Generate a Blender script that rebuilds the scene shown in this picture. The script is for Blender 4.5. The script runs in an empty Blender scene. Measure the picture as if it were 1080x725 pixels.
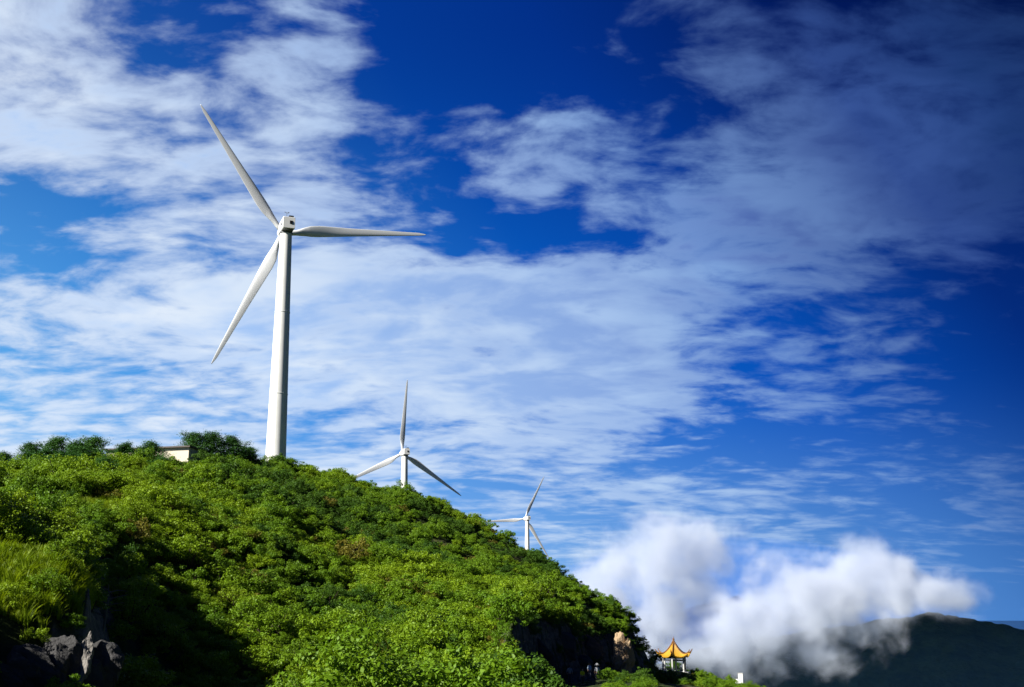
import bpy, bmesh, math, random
import numpy as np
from mathutils import Vector, Matrix

# ---------------------------------------------------------------- camera, sky, sun, exposure
S = bpy.context.scene
COL = S.collection
R = math.radians
FOC, CX, CY = 1230.0, 540.0, 362.5          # focal length and centre in photo pixels (1080 x 725)
PITCH = math.atan(287.0 / FOC)
cam_d = bpy.data.cameras.new('camera'); cam = bpy.data.objects.new('camera', cam_d); COL.objects.link(cam)
cam_d.sensor_width = 36.0; cam_d.lens = 36.0 * FOC / 1080.0
cam_d.clip_start = 0.5; cam_d.clip_end = 80000
cam.location = (0, 0, 0); cam.rotation_euler = (math.pi / 2 + PITCH, 0, 0)
S.camera = cam

SUN_SIDE, SUN_EL = R(57), R(33)             # degrees left of straight behind the camera, height
SUN_DIR = Vector((-math.sin(SUN_SIDE) * math.cos(SUN_EL), -math.cos(SUN_SIDE) * math.cos(SUN_EL), math.sin(SUN_EL)))
sun_d = bpy.data.lights.new('sun', 'SUN'); sun = bpy.data.objects.new('sun', sun_d); COL.objects.link(sun)
sun_d.energy = 5.0; sun_d.angle = R(0.5); sun_d.color = (1.0, 0.955, 0.87)
sun.rotation_euler = SUN_DIR.to_track_quat('Z', 'Y').to_euler()

S.view_settings.view_transform = 'Standard'; S.view_settings.look = 'None'
S.view_settings.gamma = 1.0; S.view_settings.use_curve_mapping = False
S.view_settings.exposure = 1.0
S.render.engine = 'CYCLES'
S.cycles.use_denoising = True
S.cycles.max_bounces = 8; S.cycles.diffuse_bounces = 2; S.cycles.glossy_bounces = 2
S.cycles.transmission_bounces = 3; S.cycles.volume_bounces = 4; S.cycles.transparent_max_bounces = 8
S.cycles.volume_step_rate = 1.0; S.cycles.volume_max_steps = 256


def ray(px, py):
    """world direction towards a photo pixel"""
    F = np.array([0, math.cos(PITCH), math.sin(PITCH)]); U = np.array([0, -math.sin(PITCH), math.cos(PITCH)])
    d = F * FOC + np.array([1, 0, 0]) * (px - CX) + U * (CY - py)
    return d / np.linalg.norm(d)


def pt(px, py, r):
    """the world point at horizontal distance r seen at a photo pixel"""
    d = ray(px, py); return d * (r / math.hypot(d[0], d[1]))


class NT:
    """small helper round a node tree"""
    def __init__(self, tree):
        self.t = tree; tree.nodes.clear()

    def n(self, typ, props=None, **ins):
        nd = self.t.nodes.new(typ)
        for k, v in (props or {}).items(): setattr(nd, k, v)
        for k, v in ins.items():
            key = int(k[1:]) if k[0] == '_' and k[1:].isdigit() else k.replace('_', ' ')
            self.set(nd.inputs[key], v)
        return nd

    def set(self, sock, v):
        if isinstance(v, bpy.types.NodeSocket): self.t.links.new(v, sock)
        elif isinstance(v, bpy.types.Node): self.t.links.new(v.outputs[0], sock)
        else: sock.default_value = v

    def m(self, op, a, b=None, c=None, clamp=False):
        nd = self.t.nodes.new('ShaderNodeMath'); nd.operation = op; nd.use_clamp = clamp
        for i, v in enumerate((a, b, c)):
            if v is not None: self.set(nd.inputs[i], v)
        return nd.outputs[0]

    def vm(self, op, a, b=None, out=0):
        nd = self.t.nodes.new('ShaderNodeVectorMath'); nd.operation = op
        self.set(nd.inputs[0], a)
        if b is not None: self.set(nd.inputs[1], b)
        return nd.outputs[out]

    def sm(self, x, a, b, lo=0.0, hi=1.0):
        nd = self.t.nodes.new('ShaderNodeMapRange'); nd.interpolation_type = 'SMOOTHSTEP'
        for i, v in enumerate((x, a, b, lo, hi)): self.set(nd.inputs[i], v)
        return nd.outputs[0]

    def mix(self, f, a, b, blend='MIX'):
        nd = self.t.nodes.new('ShaderNodeMix'); nd.data_type = 'RGBA'; nd.blend_type = blend; nd.clamp_factor = True
        for i, v in ((0, f), (6, a), (7, b)):
            if isinstance(v, tuple) and len(v) == 3: v = (*v, 1)
            self.set(nd.inputs[i], v)
        return nd.outputs[2]

    def noise(self, vec, scale, detail=4.0, rough=0.5, dist=0.0, lac=2.0):
        nd = self.t.nodes.new('ShaderNodeTexNoise')
        if vec is not None: self.set(nd.inputs['Vector'], vec)
        nd.inputs['Scale'].default_value = scale; nd.inputs['Detail'].default_value = detail
        nd.inputs['Roughness'].default_value = rough; nd.inputs['Distortion'].default_value = dist
        nd.inputs['Lacunarity'].default_value = lac
        return nd.outputs[0]


# ---- sky: Nishita air with layers of broken cloud over it
COV_X = np.linspace(0, 1080, 17)
COV_Y = np.array([0, 60, 120, 180, 240, 300, 360, 420, 470, 520, 570, 640])
COV = np.array([
 [.55,.50,.36,.25,.36,.50,.28,.03,.00,.08,.46,.40,.36,.40,.42,.42,.36],
 [.68,.72,.50,.28,.44,.62,.34,.04,.02,.10,.46,.58,.56,.64,.68,.66,.52],
 [.72,.76,.62,.48,.42,.66,.50,.36,.56,.50,.34,.54,.60,.72,.78,.76,.66],
 [.56,.52,.48,.56,.48,.46,.50,.42,.62,.60,.34,.52,.68,.78,.78,.74,.70],
 [.22,.14,.48,.70,.66,.58,.50,.34,.20,.26,.46,.66,.72,.76,.74,.70,.62],
 [.76,.54,.52,.70,.72,.88,.92,.86,.86,.86,.82,.76,.66,.60,.42,.32,.40],
 [.42,.72,.86,.86,.80,.86,.92,.92,.92,.92,.86,.70,.60,.56,.66,.36,.28],
 [.50,.52,.44,.52,.56,.66,.76,.86,.86,.86,.80,.50,.30,.62,.66,.36,.20],
 [.64,.68,.64,.66,.68,.50,.66,.58,.66,.72,.50,.36,.26,.34,.26,.42,.52],
 [.64,.66,.66,.62,.58,.54,.62,.52,.56,.56,.66,.58,.60,.54,.50,.40,.50],
 [.56,.56,.56,.56,.56,.54,.52,.48,.50,.50,.46,.48,.54,.52,.46,.40,.40],
 [.40,.40,.40,.40,.40,.40,.40,.40,.40,.38,.36,.36,.36,.34,.28,.24,.24]])


def cover_at(az, el):
    """cloud cover in a direction of the sky"""
    d = np.array([math.sin(az) * math.cos(el), math.cos(az) * math.cos(el), math.sin(el)])
    F = np.array([0, math.cos(PITCH), math.sin(PITCH)]); U = np.array([0, -math.sin(PITCH), math.cos(PITCH)])
    w = d @ F
    x = np.clip(CX + FOC * d[0] / w, 0, 1080); y = np.clip(CY - FOC * (d @ U) / w, 0, 640)
    col = np.array([np.interp(x, COV_X, row) for row in COV])
    return float(np.interp(y, COV_Y, col))


world = bpy.data.worlds.new('World'); S.world = world; world.use_nodes = True
world.cycles.sampling_method = 'MANUAL'; world.cycles.sample_map_resolution = 256
w = NT(world.node_tree)
sky = w.n('ShaderNodeTexSky', dict(sky_type='NISHITA', sun_disc=False, sun_elevation=SUN_EL,
          sun_rotation=math.atan2(SUN_DIR.x, SUN_DIR.y), altitude=900.0, air_density=1.0, dust_density=0.6, ozone_density=3.0))
D = w.n('ShaderNodeTexCoord').outputs['Generated']
D = w.vm('NORMALIZE', D)
sep = w.n('ShaderNodeSeparateXYZ', _0=D)
dx, dy, dz = sep.outputs
az = w.m('ARCTAN2', dx, dy); el = w.m('ARCSINE', dz)
AZ0, AZ1 = R(-25), R(25)
fac = w.m('DIVIDE', w.m('SUBTRACT', az, AZ0), AZ1 - AZ0, clamp=True)
ELS = [R(a) for a in (0.5, 3.5, 6, 8.5, 11, 13.5, 16, 18.5, 21, 23.5, 26, 29)]
acc = None
for i, e in enumerate(ELS):
    rp = w.n('ShaderNodeValToRGB', _0=fac); cr = rp.color_ramp; cr.interpolation = 'B_SPLINE'
    N = 24
    while len(cr.elements) < N: cr.elements.new(0.5)
    for j in range(N):
        f = j / (N - 1); v = cover_at(AZ0 + f * (AZ1 - AZ0), e)
        cr.elements[j].position = f; cr.elements[j].color = (v, v, v, 1)
    acc = rp.outputs[0] if acc is None else w.mix(w.sm(el, ELS[i - 1], e), acc, rp.outputs[0])
cover = acc
# cloud layer seen in perspective: the view direction carried up to a high plane
dzp = w.m('MAXIMUM', dz, 0.0)
plane = w.n('ShaderNodeCombineXYZ', X=w.m('DIVIDE', dx, w.m('ADD', dzp, 0.36)), Y=w.m('DIVIDE', w.m('MULTIPLY', dy, 0.95), w.m('ADD', dzp, 0.19)), Z=3.7).outputs[0]
warp = w.n('ShaderNodeTexNoise', Vector=plane, Scale=3.0, Detail=2.0).outputs['Color']
pl2 = w.vm('ADD', plane, w.vm('MULTIPLY', w.vm('SUBTRACT', warp, (.5, .5, .5)), (.16, .16, .16)))
big = w.noise(pl2, 3.1, 3.0, 0.48)
mid_ = w.noise(w.vm('ADD', pl2, (4.1, 2.2, 0)), 9.5, 5.0, 0.56)
small = w.noise(pl2, 26.0, 6.0, 0.60)
puff = w.n('ShaderNodeTexVoronoi', dict(feature='SMOOTH_F1'), Vector=w.vm('ADD', pl2, w.vm('MULTIPLY', w.vm('SUBTRACT', w.n('ShaderNodeTexNoise', Vector=pl2, Scale=14.0, Detail=3.0).outputs['Color'], (.5, .5, .5)), (.10, .10, .10))), Scale=15.0, Smoothness=.6).outputs['Distance']
nz = w.m('ADD', w.m('MULTIPLY', w.m('SUBTRACT', big, .5), .95), w.m('ADD', w.m('MULTIPLY', w.m('SUBTRACT', mid_, .5), 1.05),
     w.m('ADD', w.m('MULTIPLY', w.m('SUBTRACT', small, .5), .50), w.m('MULTIPLY', w.m('SUBTRACT', .42, puff), .34))))
cover = w.m('ADD', w.m('MULTIPLY', w.m('SUBTRACT', cover, .5), 1.35), .46)
dens = w.m('ADD', cover, nz)
mask = w.sm(dens, 0.24, 0.86)
thick = w.sm(dens, 0.45, 1.15)
# air and clouds brighten towards the sun's side and deepen away from it
GD = Vector((-0.80, 0.25, -0.55)).normalized()
g = w.vm('DOT_PRODUCT', D, tuple(GD), out=1)
gf = w.m('DIVIDE', w.m('ADD', g, .45), .95, clamp=True)


def lin(c): return tuple(((v / 255 + .055) / 1.055) ** 2.4 if v > 10 else v / 255 / 12.92 for v in c)


def tone(stops):
    rp = w.n('ShaderNodeValToRGB', _0=gf); cr = rp.color_ramp; cr.interpolation = 'LINEAR'
    while len(cr.elements) < len(stops): cr.elements.new(.5)
    for e, (gv, c) in zip(cr.elements, stops): e.position = (gv + .45) / .95; e.color = (*lin(c), 1)
    return w.vm('MULTIPLY', rp.outputs[0], (SKY_K, SKY_K, SKY_K))


SKY_K = 9.15
lit = tone([(-.40, (30, 56, 104)), (-.30, (40, 70, 132)), (-.22, (60, 90, 158)), (-.06, (132, 169, 222)), (.06, (180, 208, 244)), (.29, (230, 242, 255)), (.45, (246, 250, 255))])
sha = tone([(-.40, (14, 36, 80)), (-.30, (22, 50, 106)), (-.22, (36, 62, 128)), (-.06, (96, 126, 194)), (.06, (142, 174, 227)), (.29, (170, 203, 249)), (.45, (192, 218, 252))])
clear = tone([(-.40, (0, 20, 74)), (-.22, (0, 36, 122)), (-.06, (0, 80, 190)), (.06, (4, 98, 208)), (.29, (58, 150, 238)), (.45, (100, 180, 248))])
haze_ = tone([(-.22, (30, 84, 160)), (-.08, (82, 138, 206)), (.06, (112, 168, 228)), (.29, (150, 196, 246)), (.50, (176, 214, 250))])
high = w.mix(w.sm(el, R(9), R(29)), (1.0, 1.0, 1.0), (.30, .34, .52))
air = w.vm('MULTIPLY', w.vm('MULTIPLY', sky.outputs[0], (.12, .55, 1.0)), w.mix(gf, (.05, .10, .25), (.9, .9, .9)))
skyv = w.mix(.82, air, w.mix(1.0, clear, high, 'MULTIPLY'))
skyv = w.mix(w.m('MULTIPLY', w.sm(el, R(0), R(12), 1.0, 0.0), .75), skyv, haze_)
rim = w.noise(w.vm('ADD', pl2, (.03, .02, .5)), 6.5, 4.0, 0.5)
cldv = w.mix(w.m('MULTIPLY', thick, w.sm(rim, .34, .58)), lit, sha)
final = w.mix(w.m('MULTIPLY', mask, .90), skyv, cldv)
bg = w.n('ShaderNodeBackground', Color=final, Strength=0.0547)
w.n('ShaderNodeOutputWorld', Surface=bg)

# ---------------------------------------------------------------- helpers
rng = np.random.default_rng(7)


def hash2(ix, iy, seed):
    h = (ix.astype(np.int64) * 374761393 + iy.astype(np.int64) * 668265263 + seed * 974711) & 0xFFFFFFFF
    h = ((h ^ (h >> 13)) * 1274126177) & 0xFFFFFFFF
    return ((h ^ (h >> 16)) & 0xFFFF) / 65535.0


def vnoise(x, y, seed=0):
    ix = np.floor(x); iy = np.floor(y); fx = x - ix; fy = y - iy
    fx = fx * fx * (3 - 2 * fx); fy = fy * fy * (3 - 2 * fy)
    a = hash2(ix, iy, seed); b = hash2(ix + 1, iy, seed); c = hash2(ix, iy + 1, seed); d = hash2(ix + 1, iy + 1, seed)
    return (a * (1 - fx) + b * fx) * (1 - fy) + (c * (1 - fx) + d * fx) * fy


def fbm(x, y, octv=4, seed=0):
    s = 0.0; a = 0.5
    for o in range(octv):
        s = s + a * (vnoise(x, y, seed + o * 17) - 0.5); x = x * 2.03 + 11.3; y = y * 2.03 + 5.7; a *= 0.5
    return s


def mesh_np(name, verts, faces, mats=(), smooth=False, mi=None):
    """a mesh from numpy arrays; faces all of one size"""
    me = bpy.data.meshes.new(name); nv, nf = len(verts), len(faces); k = faces.shape[1]
    me.vertices.add(nv); me.vertices.foreach_set('co', np.asarray(verts, np.float32).ravel())
    me.loops.add(nf * k); me.loops.foreach_set('vertex_index', np.asarray(faces, np.int32).ravel())
    me.polygons.add(nf); me.polygons.foreach_set('loop_start', np.arange(0, nf * k, k, dtype=np.int32))
    if smooth: me.polygons.foreach_set('use_smooth', np.ones(nf, bool))
    for m_ in mats: me.materials.append(m_)
    if mi is not None: me.polygons.foreach_set('material_index', np.asarray(mi, np.int32))
    me.update(calc_edges=True); return me


def link(name, me, parent=None, loc=None):
    o = bpy.data.objects.new(name, me); COL.objects.link(o); o.parent = parent
    if loc is not None: o.location = loc
    return o


def tag(o, label, cat, group=None, kind=None):
    o['label'] = label
    if cat: o['category'] = cat
    if group: o['group'] = group
    if kind: o['kind'] = kind
    return o


def empty(name, loc, rz=0.0):
    o = bpy.data.objects.new(name, None); COL.objects.link(o); o.location = loc; o.rotation_euler = (0, 0, rz); o.empty_display_size = .5
    return o


def bm_mesh(name, bm, mat, smooth=False, angle=None):
    me = bpy.data.meshes.new(name); bmesh.ops.recalc_face_normals(bm, faces=bm.faces); bm.to_mesh(me); bm.free()
    for m_ in (mat if isinstance(mat, (list, tuple)) else [mat]): me.materials.append(m_)
    if smooth:
        me.polygons.foreach_set('use_smooth', np.ones(len(me.polygons), bool))
        if angle:
            try: me.set_sharp_from_angle(angle=angle)
            except Exception: pass
    return me


def add_box(bm, c, s, rot=None, bevel=0.0):
    r = bmesh.ops.create_cube(bm, size=1.0); vs = r['verts']
    for v in vs: v.co = Vector((v.co.x * s[0], v.co.y * s[1], v.co.z * s[2]))
    if bevel > 0:
        es = list({e for v in vs for e in v.link_edges})
        rr = bmesh.ops.bevel(bm, geom=es, offset=bevel, segments=2, affect='EDGES')
        vs = list({v for f in rr['faces'] for v in f.verts} | {v for v in vs if v.is_valid})
    for v in vs:
        p = v.co if rot is None else rot @ v.co
        v.co = p + Vector(c)


def add_loft(bm, rings, cap=True):
    """rings: lists of points, joined in order"""
    vr = [[bm.verts.new(p) for p in ring] for ring in rings]; n = len(rings[0])
    for a, b in zip(vr[:-1], vr[1:]):
        for i in range(n): bm.faces.new((a[i], a[(i + 1) % n], b[(i + 1) % n], b[i]))
    if cap: bm.faces.new(vr[0][::-1]); bm.faces.new(vr[-1])


def add_tube(bm, pts, radii, n=7):
    pts = [Vector(p) for p in pts]; rings = []
    for i, p in enumerate(pts):
        t = (pts[min(i + 1, len(pts) - 1)] - pts[max(i - 1, 0)]).normalized()
        a = t.cross(Vector((.3, .5, .81))).normalized(); b = t.cross(a)
        rings.append([p + (a * math.cos(2 * math.pi * k / n) + b * math.sin(2 * math.pi * k / n)) * radii[i] for k in range(n)])
    add_loft(bm, rings)


def add_lathe(bm, prof, n=32, c=(0, 0, 0)):
    add_loft(bm, [[Vector((c[0] + r * math.cos(2 * math.pi * k / n), c[1] + r * math.sin(2 * math.pi * k / n), c[2] + z)) for k in range(n)] for r, z in prof])


def mat(name):
    m_ = bpy.data.materials.new(name); m_.use_nodes = True
    return m_, NT(m_.node_tree)


def simple(name, col, rough=0.6, var=0.15, scale=3.0, bump=0.0, spec=0.3, metal=0.0):
    """plain material with uneven tone"""
    m_, t = mat(name)
    co = t.n('ShaderNodeTexCoord').outputs['Object']
    n1 = t.noise(co, scale, 6.0, .6)
    f = t.m('ADD', 1 - var, t.m('MULTIPLY', n1, 2 * var))
    c = t.vm('MULTIPLY', col, t.n('ShaderNodeCombineXYZ', X=f, Y=f, Z=f).outputs[0])
    b = t.n('ShaderNodeBsdfPrincipled', Base_Color=c, Roughness=rough, Metallic=metal)
    b.inputs['Specular IOR Level'].default_value = spec
    if bump > 0:
        bp = t.n('ShaderNodeBump', Height=t.noise(co, scale * 4, 8.0, .65)); bp.inputs['Strength'].default_value = bump; bp.inputs['Distance'].default_value = .1
        t.t.links.new(bp.outputs[0], b.inputs['Normal'])
    t.n('ShaderNodeOutputMaterial', Surface=b)
    return m_


def leaf_mat(name, col_a, col_b, trans=.28, patch=0.05):
    m_, t = mat(name)
    rnd = t.n('ShaderNodeObjectInfo').outputs['Random']
    isl = t.n('ShaderNodeNewGeometry').outputs['Random Per Island']
    pos = t.n('ShaderNodeNewGeometry').outputs['Position']
    pn = t.noise(pos, patch, 3.0, .55)
    f = t.m('ADD', t.m('MULTIPLY', rnd, .45), t.m('ADD', t.m('MULTIPLY', isl, .25), t.m('MULTIPLY', pn, .45)), clamp=True)
    c = t.mix(f, col_a, col_b)
    b = t.n('ShaderNodeBsdfPrincipled', Base_Color=c, Roughness=.55); b.inputs['Specular IOR Level'].default_value = .22
    tr = t.n('ShaderNodeBsdfTranslucent', Color=t.mix(1.0, c, (1.25, 1.2, .6), 'MULTIPLY'))
    t.n('ShaderNodeOutputMaterial', Surface=t.n('ShaderNodeMixShader', _0=trans, _1=b.outputs[0], _2=tr.outputs[0]))
    return m_


M_YELLOW = leaf_mat('leaf_yellow_green', (.108, .215, .005), (.220, .325, .008))
M_GREEN = leaf_mat('leaf_green', (.065, .165, .005), (.160, .265, .008))
M_DARK = leaf_mat('leaf_dark_green', (.028, .088, .008), (.080, .160, .011))
M_OLIVE = leaf_mat('leaf_olive', (.120, .130, .014), (.190, .165, .022))
M_PINE = leaf_mat('pine_needles', (.022, .090, .016), (.065, .160, .026), trans=.15)
M_GRASS = leaf_mat('grass_blades', (.105, .190, .006), (.23, .31, .012), trans=.35, patch=.3)
M_BARK = simple('bark', (.045, .032, .022), .9, .3, 6, .4)
M_DEADWOOD = simple('dead_wood', (.20, .185, .16), .9, .25, 6, .3)
M_WHITE = simple('turbine_paint', (.80, .80, .78), .38, .04, .25, spec=.4)
m_, t = mat('tower_paint')
co = t.n('ShaderNodeTexCoord').outputs['Object']
st = t.noise(t.vm('MULTIPLY', co, (2.2, 2.2, .07)), 1.0, 6.0, .6); sp_ = t.noise(co, .5, 5.0, .6)
c = t.mix(t.sm(t.m('ADD', t.m('MULTIPLY', st, .7), t.m('MULTIPLY', sp_, .3)), .42, .68), (.84, .84, .82), (.70, .70, .67))
b = t.n('ShaderNodeBsdfPrincipled', Base_Color=c, Roughness=.4)
t.n('ShaderNodeOutputMaterial', Surface=b); M_TOWER = m_
M_BLADE = simple('blade_paint', (.74, .75, .76), .42, .04, .3, spec=.35)
M_GREY = simple('grey_metal', (.10, .105, .11), .5, .15, 2)
M_VENT = simple('dark_vent', (.02, .02, .022), .6, .2, 3)
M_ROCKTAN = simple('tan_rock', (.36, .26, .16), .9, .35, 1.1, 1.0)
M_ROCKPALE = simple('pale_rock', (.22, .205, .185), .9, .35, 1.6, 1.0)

# ---------------------------------------------------------------- terrain
HZ = [  # photo column, then seven (row, distance) marks from the foot of the slope to its crest
 (-320, (800, 37), (770, 40), (560, 46), (560, 57), (420, 73), (560, 112), (482, 170)),  # negative columns: unseen ground, raised to cast shade on gully and cliff
 (-180, (800, 38), (765, 41), (556, 46), (588, 57), (425, 73), (560, 112), (488, 171)),
 (-70, (800, 39), (757, 45), (636, 50), (572, 60), (440, 75), (560, 113), (490, 171)),
 (-25, (800, 40), (756, 46), (652, 51), (582, 60), (560, 75), (538, 115), (499, 172)),
 (0,   (800, 40), (755, 46), (655, 51), (584, 60), (600, 74), (538, 115), (499, 172)),
 (55,  (800, 40), (755, 48), (660, 52), (592, 60), (606, 74), (542, 115), (496, 175)),
 (92,  (800, 40), (755, 49), (690, 53), (628, 59), (640, 74), (546, 115), (492, 178)),
 (120, (860, 42), (850, 52), (805, 60), (735, 70), (656, 84), (550, 118), (488, 182)),
 (200, (865, 45), (850, 55), (825, 66), (742, 82), (652, 100), (545, 140), (487, 192)),
 (290, (825, 50), (805, 60), (780, 75), (708, 93), (634, 115), (552, 155), (493, 205)),
 (350, (785, 55), (770, 68), (742, 85), (684, 105), (622, 132), (556, 170), (504, 210)),
 (450, (760, 60), (750, 75), (727, 90), (678, 110), (628, 138), (582, 170), (534, 208)),
 (518, (752, 65), (745, 85), (722, 100), (683, 118), (642, 142), (606, 172), (569, 208)),
 (540, (748, 70), (739, 104), (664, 110), (646, 128), (630, 150), (606, 178), (581, 208)),
 (570, (740, 75), (729, 130), (658, 136), (645, 150), (631, 168), (615, 187), (597, 206)),
 (600, (736, 80), (726, 148), (664, 155), (652, 165), (640, 178), (628, 190), (615, 203)),
 (640, (736, 80), (722, 164), (672, 170), (663, 177), (655, 184), (648, 190), (640, 198)),
 (665, (737, 80), (721, 176), (688, 181), (678, 186), (671, 190), (665, 194), (660, 198)),
 (682, (738, 80), (721, 186), (704, 190), (698, 192), (693, 194), (690, 196), (688, 199)),
 (692, (740, 80), (724, 188), (719, 196), (715, 206), (713, 216), (711, 225), (709, 238)),
 (711, (742, 82), (726, 190), (722, 200), (718, 210), (714, 220), (711, 230), (709, 242)),
 (735, (743, 85), (728, 190), (724, 200), (720, 210), (717, 220), (715, 230), (714, 242)),
 (765, (745, 85), (731, 190), (728, 200), (726, 210), (724, 220), (723, 230), (722, 242)),
 (800, (752, 90), (740, 190), (738, 200), (737, 210), (736, 220), (735, 230), (735, 242)),
 (850, (770, 90), (758, 190), (757, 200), (756, 210), (755, 220), (754, 230), (754, 242)),
 (1400, (800, 90), (790, 190), (788, 200), (787, 210), (786, 220), (785, 230), (785, 242))]
h_az, h_r, h_z = [], [], []
for row in HZ:
    px = row[0]
    P = [pt(px, y, r) for y, r in row[1:]]
    p = pt(px, 650, 100); h_az.append(math.atan2(p[0], p[1]))
    rs = [0.0, 22.0] + [q[1] for q in row[1:]]; zs = [-1.75, -3.6] + [float(q[2]) for q in P]
    rc, zc = rs[-1], zs[-1]
    if px < 585: tail = [(rc + 14, zc - .3), (270, min(zc - 1.5, 26)), (460, 15), (720, 10), (1200, -90), (2600, -350), (45000, -350)]
    else: tail = [(rc + 14, zc - 5), (290, zc - 40), (460, -150), (720, -240), (1200, -310), (2600, -350), (45000, -350)]
    h_r.append(rs + [a for a, _ in tail]); h_z.append(zs + [b for _, b in tail])
h_az = np.array(h_az); h_r = np.array(h_r); h_z = np.array(h_z)


def ground_z(x, y):
    x = np.asarray(x, float); y = np.asarray(y, float); sh = x.shape; x = x.ravel(); y = y.ravel()
    r = np.hypot(x, y); a = np.arctan2(x, y)
    wob = fbm(x / 9.0, y / 9.0, 3, 90) * 6.0
    rr = r + np.where(r < 400, wob, 0)
    aa = np.clip(a, h_az[0], h_az[-1])
    K = h_r.shape[1]
    Rk = np.stack([np.interp(aa, h_az, h_r[:, k]) for k in range(K)], 1); Zk = np.stack([np.interp(aa, h_az, h_z[:, k]) for k in range(K)], 1)
    idx = np.clip((Rk <= rr[:, None]).sum(1) - 1, 0, K - 2); n = np.arange(len(r))
    r0, r1, z0, z1 = Rk[n, idx], Rk[n, idx + 1], Zk[n, idx], Zk[n, idx + 1]
    f = np.clip((rr - r0) / np.maximum(r1 - r0, 1e-6), 0, 1)
    z = z0 + (z1 - z0) * f
    far = np.clip((r - 30) / 60, 0, 1)
    z = z + fbm(x / 14.0, y / 14.0, 4, 3) * 3.2 * far + fbm(x / 3.2, y / 3.2, 3, 40) * .9 * np.clip(r / 40 - .5, 0, 1)
    z = z + np.clip((r - 260) / 400, 0, 1) * fbm(x / 160.0, y / 160.0, 4, 8) * 22
    back = np.clip((np.abs(a) - 1.0) / .7, 0, 1); back = back * back * (3 - 2 * back)
    zf = np.where(r < 60, -1.75 - r * .03, np.maximum(-3.5 - (r - 60) * .15, -350.0))
    z = z * (1 - back) + zf * back
    return z.reshape(sh)


def gz(x, y): return float(ground_z(np.array([x]), np.array([y]))[0])


m_, t = mat('hillside_ground')
geo = t.n('ShaderNodeNewGeometry'); pos = geo.outputs['Position']
nzz = t.n('ShaderNodeSeparateXYZ', _0=geo.outputs['Normal']).outputs['Z']
n1 = t.noise(pos, .9, 6.0, .6); n2 = t.noise(pos, .12, 4.0, .6)
soil = t.mix(t.sm(n1, .35, .65), (.018, .030, .008), (.045, .065, .012))
soil = t.mix(t.sm(n2, .55, .75), soil, (.075, .062, .030))
strata = t.noise(t.vm('MULTIPLY', pos, (.5, .5, 2.2)), .9, 8.0, .65)
rock = t.mix(t.sm(strata, .30, .70), (.060, .055, .052), (.20, .175, .145))
moss = t.mix(t.sm(t.noise(pos, .5, 5.0, .6), .48, .62), rock, (.028, .045, .012))
c = t.mix(t.sm(t.m('ADD', nzz, t.m('MULTIPLY', t.m('SUBTRACT', n1, .5), .25)), .50, .68), moss, soil)
bp = t.n('ShaderNodeBump', Height=t.m('ADD', strata, n1)); bp.inputs['Strength'].default_value = 1.0; bp.inputs['Distance'].default_value = .5
b = t.n('ShaderNodeBsdfPrincipled', Base_Color=c, Roughness=.92, Normal=bp); b.inputs['Specular IOR Level'].default_value = .15
t.n('ShaderNodeOutputMaterial', Surface=b)
M_GROUND = m_

azs = np.concatenate([np.linspace(-math.pi, R(-36), 60)[:-1], np.linspace(R(-36), R(36), 640), np.linspace(R(36), math.pi, 60)[1:]])
rsg = np.concatenate([[0.5], np.arange(4, 40, 4), np.arange(40, 262, .7), np.geomspace(263, 45000, 70)])
AA, RR = np.meshgrid(azs, rsg, indexing='ij')
X, Y = RR * np.sin(AA), RR * np.cos(AA)
Z = ground_z(X, Y)
# ragged rock on the steep faces: push steep ground about
na, nr = X.shape
V = np.stack([X, Y, Z], -1).reshape(-1, 3)
I = np.arange(na * nr).reshape(na, nr)
Fq = np.stack([I[:-1, :-1], I[:-1, 1:], I[1:, 1:], I[1:, :-1]], -1).reshape(-1, 4)[:, ::-1]
gr = link('ground', mesh_np('ground', V, Fq, [M_GROUND], smooth=True)); gr['kind'] = 'structure'; gr['label'] = 'steep overgrown hillside with dark cliffs'

# far mountains
m_, t = mat('far_forest')
pos = t.n('ShaderNodeNewGeometry').outputs['Position']
c = t.mix(t.sm(t.noise(pos, .011, 7.0, .65), .35, .65), (.012, .030, .012), (.032, .058, .018))
bp = t.n('ShaderNodeBump', Height=t.noise(pos, .03, 8.0, .7)); bp.inputs['Strength'].default_value = 1.0; bp.inputs['Distance'].default_value = 25
b = t.n('ShaderNodeBsdfPrincipled', Base_Color=c, Roughness=.95, Normal=bp); b.inputs['Specular IOR Level'].default_value = .05
t.n('ShaderNodeOutputMaterial', Surface=b)
M_FAR = m_


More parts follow.
